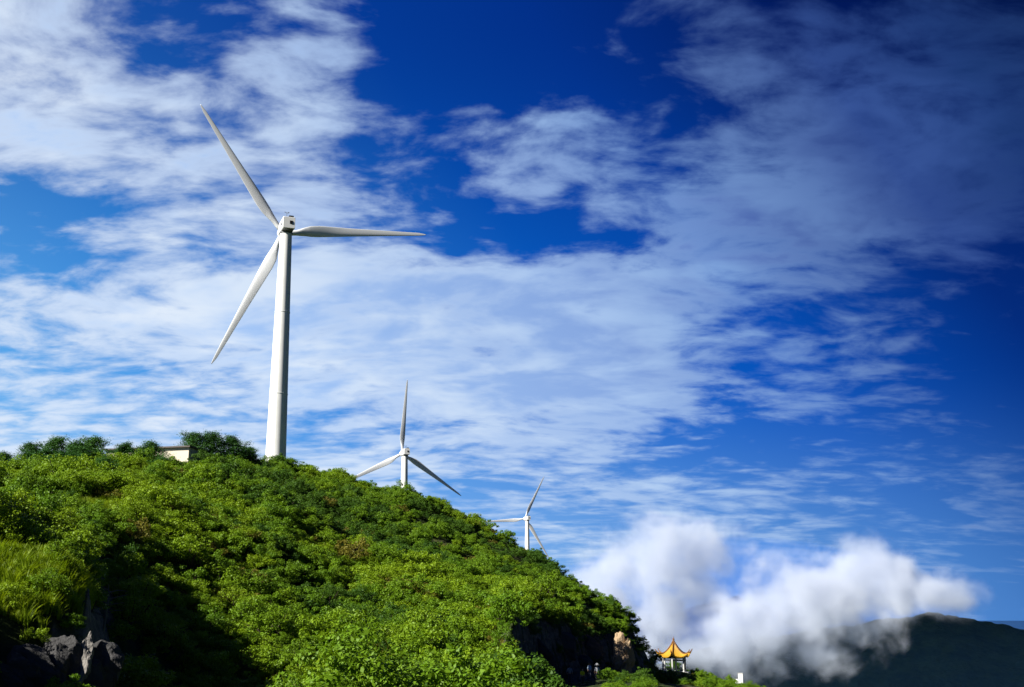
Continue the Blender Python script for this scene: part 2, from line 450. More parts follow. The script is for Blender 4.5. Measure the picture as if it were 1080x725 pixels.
def mountain(name, prof, r_mid, width, seed, base=-360):
    pa = []; pz = []
    for px, py in prof:
        q = pt(px, py, r_mid); pa.append(math.atan2(q[0], q[1])); pz.append(q[2])
    a = np.linspace(pa[0], pa[-1], 420); r = r_mid + np.linspace(-1, 1, 200) * width
    A, Rr = np.meshgrid(a, r, indexing='ij'); x, y = Rr * np.sin(A), Rr * np.cos(A)
    crest = np.interp(A, pa, pz)
    s = (Rr - r_mid) / width + .10 * fbm(x / 500, y / 500, 3, seed + 5)
    sh = np.clip(1 - np.abs(s), 0, 1) ** 1.15
    z = base + (crest - base) * sh + (1 - np.abs(fbm(x / 420, y / 420, 5, seed)) * 4) * 45 * sh * (1 - sh) * 2 - 20 * sh * (1 - sh) + (fbm(x / 60, y / 60, 4, seed + 3) * 14 + fbm(x / 16, y / 16, 3, seed + 9) * 12) * np.clip(sh * 3, 0, 1)
    n0, n1_ = x.shape; I = np.arange(n0 * n1_).reshape(n0, n1_)
    F = np.stack([I[:-1, :-1], I[:-1, 1:], I[1:, 1:], I[1:, :-1]], -1).reshape(-1, 4)[:, ::-1]
    o = link(name, mesh_np(name, np.stack([x, y, z], -1).reshape(-1, 3), F, [M_FAR], smooth=True)); o['kind'] = 'structure'
    return o


mountain('mountain', [(520, 780), (640, 720), (720, 690), (800, 672), (880, 662), (940, 652), (985, 647), (1010, 650), (1040, 656), (1080, 663), (1160, 685), (1300, 740), (1400, 800)], 3300, 1100, 21)['label'] = 'dark forested mountain under the low clouds'
mountain('mountain', [(480, 760), (600, 690), (700, 650), (745, 636), (778, 629), (800, 636), (850, 652), (940, 680), (1040, 740)], 5200, 1300, 55)['label'] = 'farther blue peak showing through the gap in the clouds'

# sea beyond the far valley
m_, t = mat('sea_water')
b = t.n('ShaderNodeBsdfPrincipled', Base_Color=(.012, .045, .10, 1), Roughness=.25)
t.n('ShaderNodeOutputMaterial', Surface=b)
bm = bmesh.new(); bmesh.ops.create_grid(bm, x_segments=4, y_segments=4, size=38000)
o = link('sea', bm_mesh('sea', bm, m_), loc=(0, 39000 + 5500, -335)); o['kind'] = 'structure'; o['label'] = 'hazy blue sea at the horizon'

# ---------------------------------------------------------------- low clouds: real volumes
CD = 2200.0


def low_cloud(name, blobs, label, density, amp, depth=1.25, seed=0.0):
    mpp = CD / FOC
    tmp = bmesh.new(); cs = []
    for px, py, rx, ry, wgt in blobs:
        c = pt(px, py, CD + (hash2(np.array([px]), np.array([py]), 5)[0] - .5) * 160)
        rad = (rx * mpp, rx * mpp * depth, ry * mpp); cs.append((c, rad, wgt))
        r_ = bmesh.ops.create_icosphere(tmp, subdivisions=3, radius=1.0)
        for v in r_['verts']: v.co = Vector((c[0] + v.co.x * rad[0] * 1.42, c[1] + v.co.y * rad[1] * 1.42, c[2] + v.co.z * rad[2] * 1.42))
    me = bpy.data.meshes.new('tmp'); tmp.to_mesh(me); tmp.free()
    to = bpy.data.objects.new('tmp', me); COL.objects.link(to)
    md = to.modifiers.new('r', 'REMESH'); md.mode = 'VOXEL'; md.voxel_size = 14
    dg = bpy.context.evaluated_depsgraph_get(); me2 = bpy.data.meshes.new_from_object(to.evaluated_get(dg))
    bpy.data.objects.remove(to)
    m_, t = mat(name + '_vapour')
    pos = t.n('ShaderNodeNewGeometry').outputs['Position']
    acc = None
    for c, rad, wgt in cs:
        v = t.vm('DIVIDE', t.vm('SUBTRACT', pos, tuple(c)), rad)
        f = t.m('ADD', t.m('SUBTRACT', 1.0, t.vm('LENGTH', v, out=1)), (wgt - 1) * .35)
        acc = f if acc is None else t.m('SMOOTH_MAX', acc, f, .12)
    q = t.vm('ADD', pos, (seed, 0, 0))
    wp = t.n('ShaderNodeTexNoise', Vector=q, Scale=.006, Detail=3.0).outputs['Color']
    q2 = t.vm('ADD', q, t.vm('MULTIPLY', t.vm('SUBTRACT', wp, (.5, .5, .5)), (90., 90., 60.)))
    nz = t.noise(q2, .0085, 2.0, .5); n2 = t.noise(q2, .026, 5.0, .58)
    d = t.m('ADD', acc, t.m('ADD', t.m('MULTIPLY', t.m('SUBTRACT', nz, .5), amp), t.m('MULTIPLY', t.m('SUBTRACT', n2, .5), amp * .85)))
    dn = t.m('MULTIPLY', t.m('POWER', t.sm(d, .0, .75), 1.6), density)
    pv = t.n('ShaderNodeVolumePrincipled', Density=dn); pv.inputs['Color'].default_value = (.80, .85, .95, 1); pv.inputs['Anisotropy'].default_value = .0
    t.n('ShaderNodeOutputMaterial', Volume=pv)
    me2.materials.clear(); me2.materials.append(m_)
    o = link(name, me2); tag(o, label, 'cloud', kind='stuff'); return o


low_cloud('low_cloud', [(640, 640, 60, 55, 1), (690, 600, 62, 55, 1), (745, 585, 55, 42, .8), (700, 655, 55, 52, 1), (735, 625, 42, 50, .8), (650, 600, 45, 40, .7), (672, 690, 60, 34, 1), (725, 690, 55, 30, 1)],
          'pale thin cloud rising between the hill and the far peak', .020, 1.75, seed=0)
low_cloud('low_cloud', [(800, 668, 62, 46, 1), (860, 640, 70, 56, 1.1), (895, 612, 56, 48, 1), (945, 625, 52, 40, .9), (985, 626, 48, 34, .55), (765, 690, 48, 28, .9), (860, 690, 60, 26, .8), (905, 655, 50, 36, 1)],
          'thick white cloud lying over the dark far mountain', .026, 1.75, seed=900.)

# cloud added high up, out of view, to shade the far mountains
tmp = bmesh.new()
for (x, y, z, rx, ry, rz_) in ((-1800, 1370, 1700, 420, 300, 90), (-1350, 1340, 1700, 460, 280, 100), (-800, 1340, 1720, 480, 300, 100), (-1350, 1620, 1720, 700, 260, 90), (-2900, 2620, 3000, 800, 520, 120)):
    r_ = bmesh.ops.create_icosphere(tmp, subdivisions=3, radius=1.0)
    for v in r_['verts']: v.co = Vector((x + v.co.x * rx, y + v.co.y * ry, z + v.co.z * rz_))
m_, t = mat('high_cloud_vapour')
pv = t.n('ShaderNodeVolumePrincipled', Density=.03); pv.inputs['Color'].default_value = (.95, .96, .98, 1)
t.n('ShaderNodeOutputMaterial', Volume=pv)
tag(link('high_cloud', bm_mesh('high_cloud', tmp, m_)), 'flat unseen cloud added high above the far valley to shade the mountains', 'cloud', kind='stuff')

# thin blue mist in the air over the far valley
tmp = bmesh.new(); r_ = bmesh.ops.create_icosphere(tmp, subdivisions=4, radius=1.0)
for v in r_['verts']: v.co = Vector((v.co.x * 760, v.co.y * 420, v.co.z * 150 - 140))
m_, t = mat('valley_mist_air')
pv = t.n('ShaderNodeVolumePrincipled', Density=.00004); pv.inputs['Color'].default_value = (.16, .48, 1.0, 1)
t.n('ShaderNodeOutputMaterial', Volume=pv)
tag(link('valley_mist', bm_mesh('valley_mist', tmp, m_, True), loc=(560, 1250, 0)), 'thin blue mist in the valley before the dark mountain', 'mist', kind='stuff')

tmp = bmesh.new(); r_ = bmesh.ops.create_icosphere(tmp, subdivisions=4, radius=1.0)
for v in r_['verts']: v.co = Vector((v.co.x * 800, v.co.y * 330, v.co.z * 330 - 60))
m_, t = mat('distant_mist_air')
pv = t.n('ShaderNodeVolumePrincipled', Density=.0012); pv.inputs['Color'].default_value = (.06, .30, .95, 1)
t.n('ShaderNodeOutputMaterial', Volume=pv)
tag(link('valley_mist', bm_mesh('valley_mist', tmp, m_, True), loc=(765, 4130, 0)), 'blue air before the farther peak, seen through the gap in the clouds', 'mist', kind='stuff')

# ---------------------------------------------------------------- vegetation models
def leaves(centres, normals, ln, wd, seed, fold=.25):
    """rhombic folded leaves as two triangles each side, returned as vertices and quads"""
    g = np.random.default_rng(seed); n = len(centres)
    nn = normals / np.maximum(np.linalg.norm(normals, axis=1, keepdims=True), 1e-6)
    t0 = g.normal(size=(n, 3)); t0 -= nn * (t0 * nn).sum(1, keepdims=True); t0 /= np.maximum(np.linalg.norm(t0, axis=1, keepdims=True), 1e-6)
    b0 = np.cross(nn, t0)
    L = ln * g.uniform(.6, 1.35, (n, 1)); W = wd * g.uniform(.6, 1.35, (n, 1))
    v = np.stack([centres - t0 * L * .5, centres + b0 * W * .5 - nn * W * fold, centres + t0 * L * .5 - nn * L * .15, centres - b0 * W * .5 - nn * W * fold], 1)
    return v.reshape(-1, 3), np.arange(4 * n).reshape(n, 4)


def shrub_model(seed, n_leaf, m_leaf, dims=(1, 1, .95), n_clump=42, ln=.15, wd=.10, upright=.35):
    """returns crown mesh and stem mesh of a bush about one metre in radius, standing on z = 0"""
    g = np.random.default_rng(seed)
    cc = g.normal(size=(n_clump, 3)); cc[:, 2] = np.abs(cc[:, 2]) * 1.1 - .15
    cc /= np.linalg.norm(cc, axis=1, keepdims=True)
    cc *= g.uniform(.45, 1.0, (n_clump, 1)) * np.array(dims); cc[:, 2] += .42
    lob = g.normal(size=(5, 3)); cc += .12 * np.sin(cc @ lob.T) @ lob * .4
    rad = g.uniform(.13, .30, n_clump)
    k = g.integers(0, n_clump, n_leaf); d = g.normal(size=(n_leaf, 3)); d /= np.linalg.norm(d, axis=1, keepdims=True)
    c = cc[k] + d * (rad[k] * g.uniform(.35, 1.0, n_leaf) ** .5)[:, None] * np.array([1.15, 1.15, .75])
    nm = d * .8 + np.array([0, 0, upright * 2]) + g.normal(size=(n_leaf, 3)) * .55
    keep = c[:, 2] > -.15
    v, f = leaves(c[keep], nm[keep], ln, wd, seed + 1)
    crown = mesh_np('shrub_crown', v, f, [m_leaf])
    bm = bmesh.new()
    for i in g.permutation(n_clump)[:7]:
        e = cc[i]; mid = e * .5 + np.array([0, 0, .05])
        add_tube(bm, [(e[0] * .05, e[1] * .05, -.5), tuple(mid), tuple(e)], [.045, .03, .01], 5)
    return crown, bm_mesh('shrub_stems', bm, M_BARK)


def pine_model(seed, h=5.0, n_leaf=9500):
    """mountain pine: leaning trunk, flat pads of needles"""
    g = np.random.default_rng(seed)
    lean = g.uniform(-.5, .5, 2); pts = [(0, 0, -1)]
    for k in range(1, 6): pts.append((lean[0] * k / 5 + g.normal() * .08, lean[1] * k / 5 + g.normal() * .08, h * k / 5 * .93))
    bt = bmesh.new(); add_tube(bt, pts, [.17, .15, .12, .09, .06, .03], 8)
    C_, N_ = [], []
    P_ = np.array(pts)
    NB = 34
    for i in range(NB):
        zf = .12 + .92 * (i + .5) / NB; z = h * zf
        ax = np.array([np.interp(z, P_[:, 2], P_[:, 0]), np.interp(z, P_[:, 2], P_[:, 1]), z])
        a = i * 2.4 + g.normal() * .4; reach = (1.18 - zf) ** .8 * h * .44 * g.uniform(.5, 1.15)
        e = ax + np.array([math.cos(a) * reach, math.sin(a) * reach, g.uniform(.0, .55)])
        add_tube(bt, [tuple(ax - np.array([0, 0, .15])), tuple((ax + e) / 2 - np.array([0, 0, .05])), tuple(e)], [.06, .04, .015], 5)
        for w_ in range(3):
            fr = (.95, .62, .40)[w_]; n = int(n_leaf / NB * (.5, .32, .18)[w_]); pr = max(.34, reach * .36)
            q = g.normal(size=(n, 3)) * np.array([pr * .75, pr * .75, .30])
            c = e * fr + ax * (1 - fr) + g.normal(size=3) * np.array([.2, .2, .06]) + q + np.array([0, 0, .14]); C_.append(c)
            N_.append(q / pr * .6 + g.normal(size=(n, 3)) * .8 + np.array([0, 0, .7]))
    v, f = leaves(np.concatenate(C_), np.concatenate(N_), .24, .075, seed + 3, fold=.1)
    return mesh_np('pine_crown', v, f, [M_PINE]), bm_mesh('pine_trunk', bt, M_BARK, True)


def tuft_model(seed, n=46, h=.75):
    g = np.random.default_rng(seed); V_, F_ = [], []
    for i in range(n):
        a = g.uniform(0, 6.28); r0 = g.uniform(0, .22); hh = h * g.uniform(.5, 1.15); bend = g.uniform(.15, .6) * hh
        b0 = np.array([math.cos(a) * r0, math.sin(a) * r0, -.1]); dr = np.array([math.cos(a + g.normal() * .5), math.sin(a + g.normal() * .5), 0]); sd = np.array([-dr[1], dr[0], 0]) * .022
        m1 = b0 + dr * bend * .3 + np.array([0, 0, hh * .6]); tp = b0 + dr * bend + np.array([0, 0, hh * .9]); k = len(V_)
        V_ += [b0 - sd, b0 + sd, m1 + sd * .8, m1 - sd * .8, tp + sd * .15, tp - sd * .15]; F_ += [(k, k + 1, k + 2, k + 3), (k + 3, k + 2, k + 4, k + 5)]
    return mesh_np('grass_tuft', np.array(V_), np.array(F_), [M_GRASS])


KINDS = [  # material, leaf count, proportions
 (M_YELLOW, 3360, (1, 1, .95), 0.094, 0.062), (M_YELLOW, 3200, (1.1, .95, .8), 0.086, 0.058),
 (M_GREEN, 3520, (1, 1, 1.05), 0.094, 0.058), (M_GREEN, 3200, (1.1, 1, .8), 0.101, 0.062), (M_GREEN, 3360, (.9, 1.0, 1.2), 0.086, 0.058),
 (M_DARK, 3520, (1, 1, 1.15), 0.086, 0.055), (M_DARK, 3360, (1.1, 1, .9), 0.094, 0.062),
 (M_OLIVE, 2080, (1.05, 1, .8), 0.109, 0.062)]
SHRUBS = [shrub_model(100 + i, k[1], k[0], k[2], ln=k[3], wd=k[4]) for i, k in enumerate(KINDS)]
SPECIES = ['yellow', 'yellow', 'green', 'green', 'green', 'dark', 'dark', 'olive']
SLABEL = {'yellow': ('yellow-green leafy shrub on the sunlit lower hillside', 'yellow-green shrubs of the lower hillside'),
          'green': ('fresh green rounded shrub in the thicket of the lower hillside', 'fresh green shrubs of the lower hillside'),
          'dark': ('dark green dense shrub among lighter ones on the lower hillside', 'dark green shrubs of the lower hillside'),
          'olive': ('olive brown thin-leaved shrub among green ones on the lower hillside', 'olive brown shrubs of the lower hillside')}

# where shrubs grow: jittered points over the slope that the picture shows
T_POS = []
for px, py, r in ((302, 240, 216), (427, 477.5, 446), (556, 547, 715)): T_POS.append(pt(px, py, r))
step = 1.85
gx, gy = np.meshgrid(np.arange(-150, 95, step), np.arange(38, 262, step), indexing='ij')
gx = gx + rng.uniform(-.5, .5, gx.shape) * step * .95; gy = gy + rng.uniform(-.5, .5, gy.shape) * step * .95
sx, sy = gx.ravel(), gy.ravel()
rad_, azi_ = np.hypot(sx, sy), np.arctan2(sx, sy)
pxs = CX + FOC * math.cos(PITCH) ** -1 * np.tan(azi_) * 1.0
ok = (np.abs(azi_) < R(29)) & (rad_ > 44) & (rad_ < 258)
sx, sy, rad_, azi_ = sx[ok], sy[ok], rad_[ok], azi_[ok]
sz = ground_z(sx, sy)
e_ = .6
slope = np.hypot((ground_z(sx + e_, sy) - ground_z(sx - e_, sy)) / (2 * e_), (ground_z(sx, sy + e_) - ground_z(sx, sy - e_)) / (2 * e_))


def project(x, y, z):
    cp, sp = math.cos(PITCH), math.sin(PITCH)
    wd_ = y * cp + z * sp; return CX + FOC * x / wd_, CY - FOC * (-y * sp + z * cp) / wd_


ppx, ppy = project(sx, sy, sz)
crag = (ppx > 528) & (ppx < 690) & (rad_ > 98) & (rad_ < 200)
keep = slope < np.where(crag, np.where(rng.random(len(sx)) < .6, 6.0, 1.6), 1.9 + .5 * fbm(sx / 4, sy / 4, 2, 5))
knoll = (ppx < 104) & (rad_ < 66)                                     # grass knoll at the lower left
keep &= ~(knoll & (((ppy < 622) & (rng.random(len(sx)) < .93)) | ((ppy > 690) & (rad_ < 50) & (rng.random(len(sx)) < .55))))
glade = ((ppx - 112) / 34) ** 2 + ((ppy - 540) / 11) ** 2 < 1          # bright grass patch on the slope
keep &= ~glade
terrace = (ppx > 575) & (ppx < 638) & (rad_ < 168) & (ppy > 716)
keep &= ~terrace
keep &= ~((ppx > 692) & (rad_ < 186)) & ~((ppx > 812) & (rad_ < 300))
for tp in T_POS: keep &= np.hypot(sx - tp[0], sy - tp[1]) > 3.2
pav = pt(711, 700, 236); keep &= np.hypot(sx - pav[0], sy - pav[1]) > 4.6
keep &= ~((np.abs(ppx - 711) < 20) & (rad_ > 216) & (rad_ < 234))     # low plants only in front of the pavilion
bldg = pt(150, 480, 187); keep &= ~((np.abs(sx - bldg[0]) < 8.5) & (np.abs(sy - bldg[1]) < 6))
sx, sy, sz, rad_, azi_, ppx, ppy, slope = [q[keep] for q in (sx, sy, sz, rad_, azi_, ppx, ppy, slope)]
big_n = fbm(sx / 11, sy / 11, 3, 61)
sc_ = 1.22 * np.exp(rng.normal(0, .27, len(sx))) + big_n * 1.9
sc_ = np.clip(sc_, .65, 2.6) * np.where(slope > 1.2, .75, 1)
sc_ = np.where((ppx < 300) & (rad_ > 140), sc_ * 1.1, sc_)
sc_ = np.where((ppx < 112) & (rad_ < 66), sc_ * .55, sc_)
sc_ = np.where((ppx > 528) & (slope > 1.6), sc_ * .8, sc_)
sc_ = np.where((ppx < 215) & (rad_ > 150), sc_ * np.where(ppx < 110, .66, np.where(ppx < 142, .74, .86)), sc_)
sc_ = np.where((ppx > 690) & (rad_ > 180), sc_ * .6, sc_)
sc_ = np.where((ppx > 628) & (ppx < 700) & (rad_ < 186), sc_ * .62, sc_)
sc_ = np.where((rad_ > 172) & (ppx < 560), sc_ * .80, sc_)
sc_ = np.where((ppx > 560) & (ppx < 692) & (rad_ < 172) & (ppy > 715), sc_ * .6, sc_)
sc_ = np.where((ppx > 684) & (ppx < 738) & (rad_ > 180) & (rad_ < 235), sc_ * .95, sc_)
# hidden behind nearer ground?  running horizon per azimuth
ang = (sz + sc_ * 1.2) / rad_
vis = np.ones(len(sx), bool)
ab = np.linspace(R(-30), R(30), 300); rb = np.arange(44, 262, 1.5)
A2, R2 = np.meshgrid(ab, rb, indexing='ij'); hz = ground_z(R2 * np.sin(A2), R2 * np.cos(A2)) / R2
hz = np.maximum.accumulate(hz, 1)
ia = np.clip(np.searchsorted(ab, azi_), 0, 299); ir = np.clip(((rad_ - 44) / 1.5).astype(int) - 1, 0, len(rb) - 1)
vis = ang + .02 > hz[ia, ir]
inframe = (ppx > -70) & (ppx < 1150) & (ppy < 790)
keep = vis & inframe
sx, sy, sz, rad_, ppx, ppy, sc_, slope = [q[keep] for q in (sx, sy, sz, rad_, ppx, ppy, sc_, slope)]
# which kind grows where
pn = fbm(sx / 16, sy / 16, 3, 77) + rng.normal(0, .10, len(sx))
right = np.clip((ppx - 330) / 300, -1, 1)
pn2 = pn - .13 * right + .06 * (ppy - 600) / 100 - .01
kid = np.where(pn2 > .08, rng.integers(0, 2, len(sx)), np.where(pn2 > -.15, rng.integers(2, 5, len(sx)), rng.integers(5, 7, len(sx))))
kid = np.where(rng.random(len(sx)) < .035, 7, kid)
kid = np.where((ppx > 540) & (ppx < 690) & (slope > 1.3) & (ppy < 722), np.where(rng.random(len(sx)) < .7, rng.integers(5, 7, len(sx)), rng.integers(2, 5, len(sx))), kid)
rotz = rng.uniform(0, 6.283, len(sx)); stretch = rng.uniform(.85, 1.2, len(sx))
size_px = sc_ / rad_
inside = (ppx > 0) & (ppx < 1080) & (ppy < 727 + 0 * ppy) & (ppy > 440)
order = np.argsort(-(size_px * inside * np.where(ang[keep] > hz[ia, ir][keep] + .001, 1, .2)))
single = order[:290]; rest = order[290:]

first = {}
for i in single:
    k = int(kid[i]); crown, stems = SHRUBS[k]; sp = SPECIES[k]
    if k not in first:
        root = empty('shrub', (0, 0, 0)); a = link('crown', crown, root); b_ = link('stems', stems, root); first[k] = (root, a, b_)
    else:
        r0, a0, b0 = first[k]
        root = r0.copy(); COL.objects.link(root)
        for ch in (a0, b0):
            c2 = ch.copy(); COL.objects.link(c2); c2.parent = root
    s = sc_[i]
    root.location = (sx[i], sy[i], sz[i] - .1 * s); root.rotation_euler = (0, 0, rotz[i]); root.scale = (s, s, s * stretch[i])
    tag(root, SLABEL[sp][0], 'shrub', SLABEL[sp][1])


def scatter(name, pts, rot, scl, idx, models, label, cat):
    """one object of uncountable plants"""
    lib = bpy.data.collections.new(name + '_models')
    for i, me in enumerate(models): lib.objects.link(bpy.data.objects.new('%s_model_%02d' % (name, i), me))
    me = bpy.data.meshes.new(name); me.vertices.add(len(pts)); me.vertices.foreach_set('co', np.asarray(pts, np.float32).ravel())
    a = me.attributes.new('rot', 'FLOAT_VECTOR', 'POINT'); a.data.foreach_set('vector', np.asarray(rot, np.float32).ravel())
    a = me.attributes.new('scl', 'FLOAT_VECTOR', 'POINT'); a.data.foreach_set('vector', np.asarray(scl, np.float32).ravel())
    a = me.attributes.new('kid', 'INT', 'POINT'); a.data.foreach_set('value', np.asarray(idx, np.int32))
    o = link(name, me)
    ng = bpy.data.node_groups.new(name, 'GeometryNodeTree')
    ng.interface.new_socket('Geometry', in_out='INPUT', socket_type='NodeSocketGeometry'); ng.interface.new_socket('Geometry', in_out='OUTPUT', socket_type='NodeSocketGeometry')
    gi = ng.nodes.new('NodeGroupInput'); go = ng.nodes.new('NodeGroupOutput'); ip = ng.nodes.new('GeometryNodeInstanceOnPoints'); ci = ng.nodes.new('GeometryNodeCollectionInfo')
    ci.inputs['Collection'].default_value = lib; ci.inputs['Separate Children'].default_value = True; ci.inputs['Reset Children'].default_value = True
    def na(nm, typ):
        q = ng.nodes.new('GeometryNodeInputNamedAttribute'); q.data_type = typ; q.inputs['Name'].default_value = nm; return q.outputs['Attribute']
    L = ng.links.new
    L(gi.outputs[0], ip.inputs['Points']); L(ci.outputs[0], ip.inputs['Instance']); ip.inputs['Pick Instance'].default_value = True
    L(na('kid', 'INT'), ip.inputs['Instance Index']); L(na('rot', 'FLOAT_VECTOR'), ip.inputs['Rotation']); L(na('scl', 'FLOAT_VECTOR'), ip.inputs['Scale'])
    L(ip.outputs[0], go.inputs[0])
    md = o.modifiers.new('plants', 'NODES'); md.node_group = ng
    tag(o, label, cat, kind='stuff'); return o


z0 = np.zeros(len(rest))
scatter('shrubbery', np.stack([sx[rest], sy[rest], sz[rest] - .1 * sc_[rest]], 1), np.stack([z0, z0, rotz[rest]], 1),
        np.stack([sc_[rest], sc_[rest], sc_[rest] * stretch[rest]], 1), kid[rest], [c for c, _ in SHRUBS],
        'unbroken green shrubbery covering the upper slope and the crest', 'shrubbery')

# grass on the knoll and the glade
gp = []
gxx = rng.uniform(-36, -18, 9000); gyy = rng.uniform(38, 66, 9000); gzz = ground_z(gxx, gyy); ux, uy = project(gxx, gyy, gzz); rr_ = np.hypot(gxx, gyy)
sl = np.hypot((ground_z(gxx + .4, gyy) - ground_z(gxx - .4, gyy)) / .8, (ground_z(gxx, gyy + .4) - ground_z(gxx, gyy - .4)) / .8)
k1 = (ux > -60) & (ux < 112) & (rr_ < 66) & (uy < 648 + 10 * rng.normal(size=len(ux))) & (sl < 1.9)
ga = np.stack([gxx, gyy, gzz], 1)[k1]
gxx = rng.uniform(-60, -25, 26000); gyy = rng.uniform(85, 150, 26000); gzz = ground_z(gxx, gyy); ux, uy = project(gxx, gyy, gzz)
k2 = ((ux - 112) / 36) ** 2 + ((uy - 540) / 12) ** 2 < 1
gb = np.stack([gxx, gyy, gzz], 1)[k2]
G = np.concatenate([ga, gb]); n = len(G); z0 = np.zeros(n); gs = rng.uniform(.6, 1.15, n)
scatter('grass', G, np.stack([rng.normal(0, .15, n), rng.normal(0, .15, n), rng.uniform(0, 6.28, n)], 1), np.stack([gs, gs, gs], 1), rng.integers(0, 3, n),
        [tuft_model(5), tuft_model(6, 40, .9), tuft_model(8, 52, .6)], 'bright green tall grass on the knoll and in the glade', 'grass')

# pines along the crest
PINES = [pine_model(300 + i, 5.0) for i in range(3)]
PSPOT = [(6, 168, .70, 0), (30, 172, .80, 1), (58, 174, .98, 2), (78, 172, .85, 0), (100, 175, 1.0, 1), (128, 172, .80, 2), (160, 174, .85, 0), (206, 192, .95, 1), (224, 194, 1.05, 0), (246, 197, 1.0, 2), (264, 200, .72, 1), (64, 152, .85, 1), (112, 146, .80, 0), (44, 164, .8, 2), (88, 162, .8, 1), (172, 168, .62, 2)]
PLAB = {7: 'blue-green pine against the right end of the long low building', 8: 'tall dark pine right of the long building, close to its neighbour',
        9: 'spreading pine on the crest between the building and the tall turbine', 10: 'small pine nearest to the foot of the tall wind turbine',
        6: 'low pine half hiding the middle of the long building', 5: 'pine in front of the left end of the long building', 0: 'pine at the left edge of the photo on the crest',
        4: 'tall pine just left of the long low building', 13: 'pine a little below the crest near the left edge', 14: 'pine a little below the crest, left of the building', 15: 'stunted pine under the building wall', 11: 'pine below the crest on the slope above the bright glade', 12: 'pine standing directly above the bright grass glade'}
for i, (px, r, s, k) in enumerate(PSPOT):
    q = pt(px, 480, r); zq = gz(q[0], q[1])
    root = empty('pine_tree', (q[0], q[1], zq - .2), rng.uniform(0, 6.28)); root.scale = (1.6 * s, 1.6 * s, .82 * s)
    link('crown', PINES[k][0], root); link('trunk', PINES[k][1], root)
    tag(root, PLAB.get(i, 'dark green pine in the row on the crest at the far left'), 'pine tree', 'pine trees along the crest')

# ---------------------------------------------------------------- wind turbines
AXIS_AZ = R(-21)                                   # the rotors face this way, away from the viewer
def blade_mesh(L=28.0):
    bm = bmesh.new(); rings = []
    for s in list(np.linspace(0, .3, 16)) + list(np.linspace(.33, .97, 26)) + [.985, .995, 1.0]:
        z = 1.0 + s * L
        ch = float(np.interp(s, [0, .06, .16, .22, .5, .8, .95, 1], [.95, 1.1, 2.1, 2.2, 1.5, .9, .6, .15]))
        th = float(np.interp(s, [0, .06, .16, .3, .6, 1], [.95, .85, .52, .34, .18, .03]))
        tw = R(float(np.interp(s, [0, .15, .4, 1], [20, 16, 7, 0])))
        ring = []
        for k in range(32):
            a = 2 * math.pi * k / 32; x = math.cos(a) * .5 * ch - ch * .18 * min(1, s * 8); y = math.sin(a) * .5 * th * (1 + .45 * math.cos(a)) if s > .1 else math.sin(a) * .5 * th
            ring.append(Vector((x * math.cos(tw) - y * math.sin(tw), x * math.sin(tw) + y * math.cos(tw), z)))
        rings.append(ring)
    add_loft(bm, rings); return bm_mesh('blade', bm, M_BLADE, True)


BLADE = blade_mesh()


